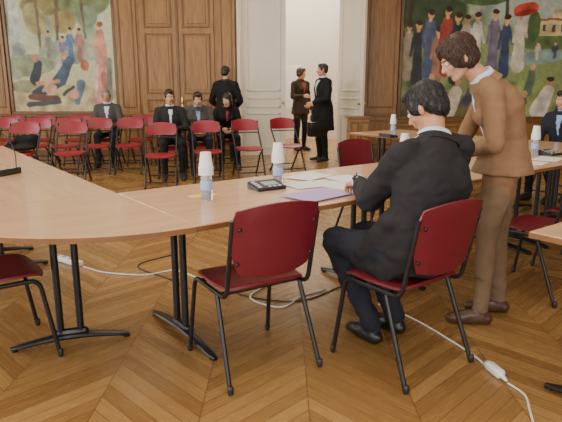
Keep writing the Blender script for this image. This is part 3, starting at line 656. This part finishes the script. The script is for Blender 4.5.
C_GREY=cloth('suit_grey',(.075,.07,.066)); C_NAVY=cloth('suit_navy',(.018,.020,.030)); C_SHIRT=cloth('shirt_white',(.60,.65,.78)); C_RED=cloth('scarf_red',(.28,.06,.04)); C_BRN=cloth('jacket_brown',(.05,.03,.022))
C_BLUE=cloth('shirt_blue',(.25,.38,.65)); BOOT=mat('brown_leather',(.075,.034,.02),.35,var=.2,bscale=20); SHOE=mat('black_leather',(.012,.011,.011),.3)
def tail(bm,B):
    for a,b,r0,r1 in (((.60,2.43,.62),(.50,2.46,.50),.085,.05),((.60,2.45,.62),(.41,2.62,.51),.09,.06),((.55,2.5,.72),(.43,2.60,.54),.08,.07),((.50,2.46,.50),(.41,2.62,.50),.05,.055)):
        caps(bm,a,b,r0,r1,0); B.append((V(a),V(b),r0+.005,r1+.005,0))
Jm=dict(pelvis=(.645,2.515,.575),waist=(.68,2.525,.72),chest=(.72,2.565,.91),neck=(.745,2.670,1.10),head=(.720,2.775,1.245),shL=(.585,2.555,1.035),shR=(.885,2.735,1.045),
  elL=(.445,2.70,.80),wrL=(.43,2.985,.835),elR=(.935,2.96,.84),wrR=(.77,3.19,.81),hipL=(.565,2.49,.56),hipR=(.71,2.60,.56),knL=(.29,2.83,.545),knR=(.46,2.96,.545),anL=(.49,2.74,.10),anR=(.64,2.86,.10),toL=(.41,2.85,.03),toR=(.56,2.96,.03))
person_mesh('seated_man',Jm,(-.75,.58,-.62),top=C_DARK,bottom=C_NAVY,shoe=SHOE,shirt=C_SHIRT,skin=SKIN,hairm=HD,hair='full',vox=.011,g=1.16,wr=.010,hk=1.0,extra=tail,sl=1.1,
   palms={'L':((-.25,1,-.22),(.25,0,-1)),'R':((-.7,.6,-.2),(0,0,-1))},curl=.3,pen='L')
Jw=dict(pelvis=(1.24,3.03,.95),waist=(1.24,3.02,1.07),chest=(1.185,3.0,1.235),neck=(1.075,2.995,1.395),head=(.93,2.985,1.50),shL=(1.085,2.855,1.32),shR=(1.165,3.15,1.32),
  elL=(1.10,2.80,1.06),wrL=(1.01,3.04,1.00),elR=(1.11,3.30,1.07),wrR=(.99,3.43,.86),hipL=(1.20,2.955,.90),hipR=(1.27,3.105,.90),knL=(1.16,2.97,.50),knR=(1.28,3.12,.50),anL=(1.16,2.97,.10),anR=(1.33,3.14,.10),toL=(1.03,2.98,.03),toR=(1.20,3.17,.03))
person_mesh('standing_woman',Jw,(-.86,.0,-.55),top=C_TAN,bottom=C_TRO,shoe=BOOT,shirt=C_SHIRT,skin=SKIN2,hairm=HBR,hair='bob',vox=.011,g=.96,female=True,wr=.006,coat=.06,
   palms={'L':((-.4,.85,-.2),(-.5,-.3,-.8)),'R':((-.6,.5,-.5),(0,0,-1))},hk=.95,sl=.98)
# audience
person_mesh('seated_man',loc2w(sit(),(.12,-1),(-3.06,9.78)),(.25,-1,-.1),top=C_GREY,bottom=C_NAVY,shirt=C_SHIRT,hairm=HG,hair='short',glasses=True)
person_mesh('seated_man',loc2w(sit(wrL=(-.06,.28,.74),wrR=(.08,.28,.74)),(.25,-1),(-1.69,8.45)),(.35,-1,-.15),top=C_DARK,bottom=C_BLK,shirt=C_SHIRT,hairm=HB,shirtw=.035)
person_mesh('seated_man',loc2w(sit(chest=(0,.0,.87),neck=(0,.03,1.04),head=(0,.1,1.16)),(.25,-1),(-1.35,8.97)),(.1,-1,-.35),top=C_GREY,bottom=C_NAVY,shirt=C_BLUE,skin=SKIN2,hairm=HBR)
person_mesh('seated_woman',loc2w(sit(chest=(0,.02,.87),neck=(0,.07,1.03),head=(0,.15,1.14),shL=(-.155,.02,.96),shR=(.155,.02,.96)),(.2,-1),(-.93,9.42)),(-.3,-1,-.35),top=C_BLK,bottom=C_BLK,shirt=C_RED,skin=SKIN2,hairm=HB,hair='long',female=True,shirtw=.03)
person_mesh('seated_man',loc2w(sit(),(-.8,-.6),(3.42,6.72)),(-1,-.2,-.2),top=C_NAVY,bottom=C_BLK,shirt=C_BLUE,hairm=HB)
person_mesh('standing_man',loc2w(stand(elL=(-.29,.02,1.1),wrL=(-.20,.20,.98),elR=(.27,.02,1.1),wrR=(.16,.22,1.02)),(.25,1),(-1.0,10.15),1.0),(.45,1,-.1),top=C_BLK,bottom=C_BLK,shirt=C_BRN,hairm=HD,hair='short',coat=.18,g=1.1)
person_mesh('standing_man',loc2w(stand(elL=(-.26,.05,1.12),wrL=(-.2,.28,1.05)),(-.8,-.35),(.76,10.15),1.03),(-1,-.1,-.05),top=C_BLK,bottom=C_BLK,shirt=C_SHIRT,hairm=HD,coat=.42,g=1.16)
person_mesh('standing_woman',loc2w(stand(elR=(.26,.05,1.12),wrR=(.15,.26,1.15)),(.6,-.8),(.42,11.9),1.02),(.9,-.4,-.05),top=C_BRN,bottom=C_BLK,shirt=C_RED,skin=SKIN2,hairm=HBR,hair='bob',female=True,coat=.2,shirtw=.06)
bm=bmesh.new(); box(bm,(0,0,.62),(.13,.36,.26),0,bev=.03); box(bm,(-.06,0,.66),(.03,.34,.16),0,bev=.012)
tube(bm,crom([(0,-.10,.74),(0,-.08,.84),(0,.08,.84),(0,.10,.74)],5),.009,0,n=6); obj('briefcase',bm,[SHOE],mw=place((-.8,-.35),(.64,9.76)),angle=40)
bm=bmesh.new()
ell(bm,(0,-.20,.57),(.2,.07,.10)); ell(bm,(0,-.02,.515),(.2,.17,.04)); caps(bm,(-.12,-.2,.62),(.1,-.18,.62),.07,.06); caps(bm,(.18,-.1,.55),(.2,.12,.49),.05,.03)
me=remesh(bm,.014,3)
for v in me.vertices: v.co+=v.normal*.012*noise.noise(v.co*14)
me.materials.append(C_BLK); o=bpy.data.objects.new('folded_jacket',me); SC.collection.objects.link(o); o.matrix_world=place((.1,-1),(-3.66,7.7))
bm=bmesh.new(); box(bm,(0,0,1.35),(.8,.03,1.0),0,Matrix.Rotation(-.1,3,'X'),bev=.005)
for x,y in ((-.33,-.2),(.33,-.2),(0,.5)): tube(bm,[(x,y,0),(x*.6,.06,1.75)],.014,1)
obj('flipchart',bm,[PAPER,BLACK],mw=place((0,1),(.05,13.3)),smooth=False)
# ------------------------------------------------------------------ lights
def area(name,loc,rot,sx,sy,e,col=(1,1,1)):
    l=bpy.data.lights.new(name,'AREA'); l.shape='RECTANGLE'; l.size=sx; l.size_y=sy; l.energy=e; l.color=col
    o=bpy.data.objects.new(name,l); o.location=loc; o.rotation_euler=rot; SC.collection.objects.link(o)
for (a,b) in LW: area('window_light',(XL-.02,(a+b)/2,2.25),(0,math.radians(-90),0),2.8,b-a-.1,165,(.99,.98,.96))
for (a,b) in BW: area('window_light',((a+b)/2,YF-.02,2.25),(math.radians(90),0,0),b-a-.1,2.8,135,(1,.98,.95))
area('ceiling_fill',(-.5,6.5,ZC-.1),(0,0,0),5,5,175,(1,.92,.78)); area('ceiling_fill',(0,1.5,ZC-.1),(0,0,0),4,3,90,(1,.93,.8))  # unseen area lamps added below the ceiling as soft room fill, no fixtures
area('hallway_light',(.6,12.8,ZC-.1),(0,0,0),3,2.5,290,(1,.95,.86))
w=bpy.data.worlds.new('World'); SC.world=w; w.use_nodes=True
nt=w.node_tree; bg=nt.nodes['Background']; sky=nt.nodes.new('ShaderNodeTexSky'); sky.sky_type='NISHITA'; sky.sun_disc=False; sky.sun_elevation=.7
nt.links.new(sky.outputs[0],bg.inputs[0]); bg.inputs[1].default_value=.15
# ------------------------------------------------------------------ camera
cd=bpy.data.cameras.new('camera'); cd.sensor_width=36; cd.lens=36*546/562; cd.clip_end=60
co=bpy.data.objects.new('camera',cd); co.location=(0,0,1.35); co.rotation_euler=(math.radians(90-12.8),0,0); SC.collection.objects.link(co); SC.camera=co
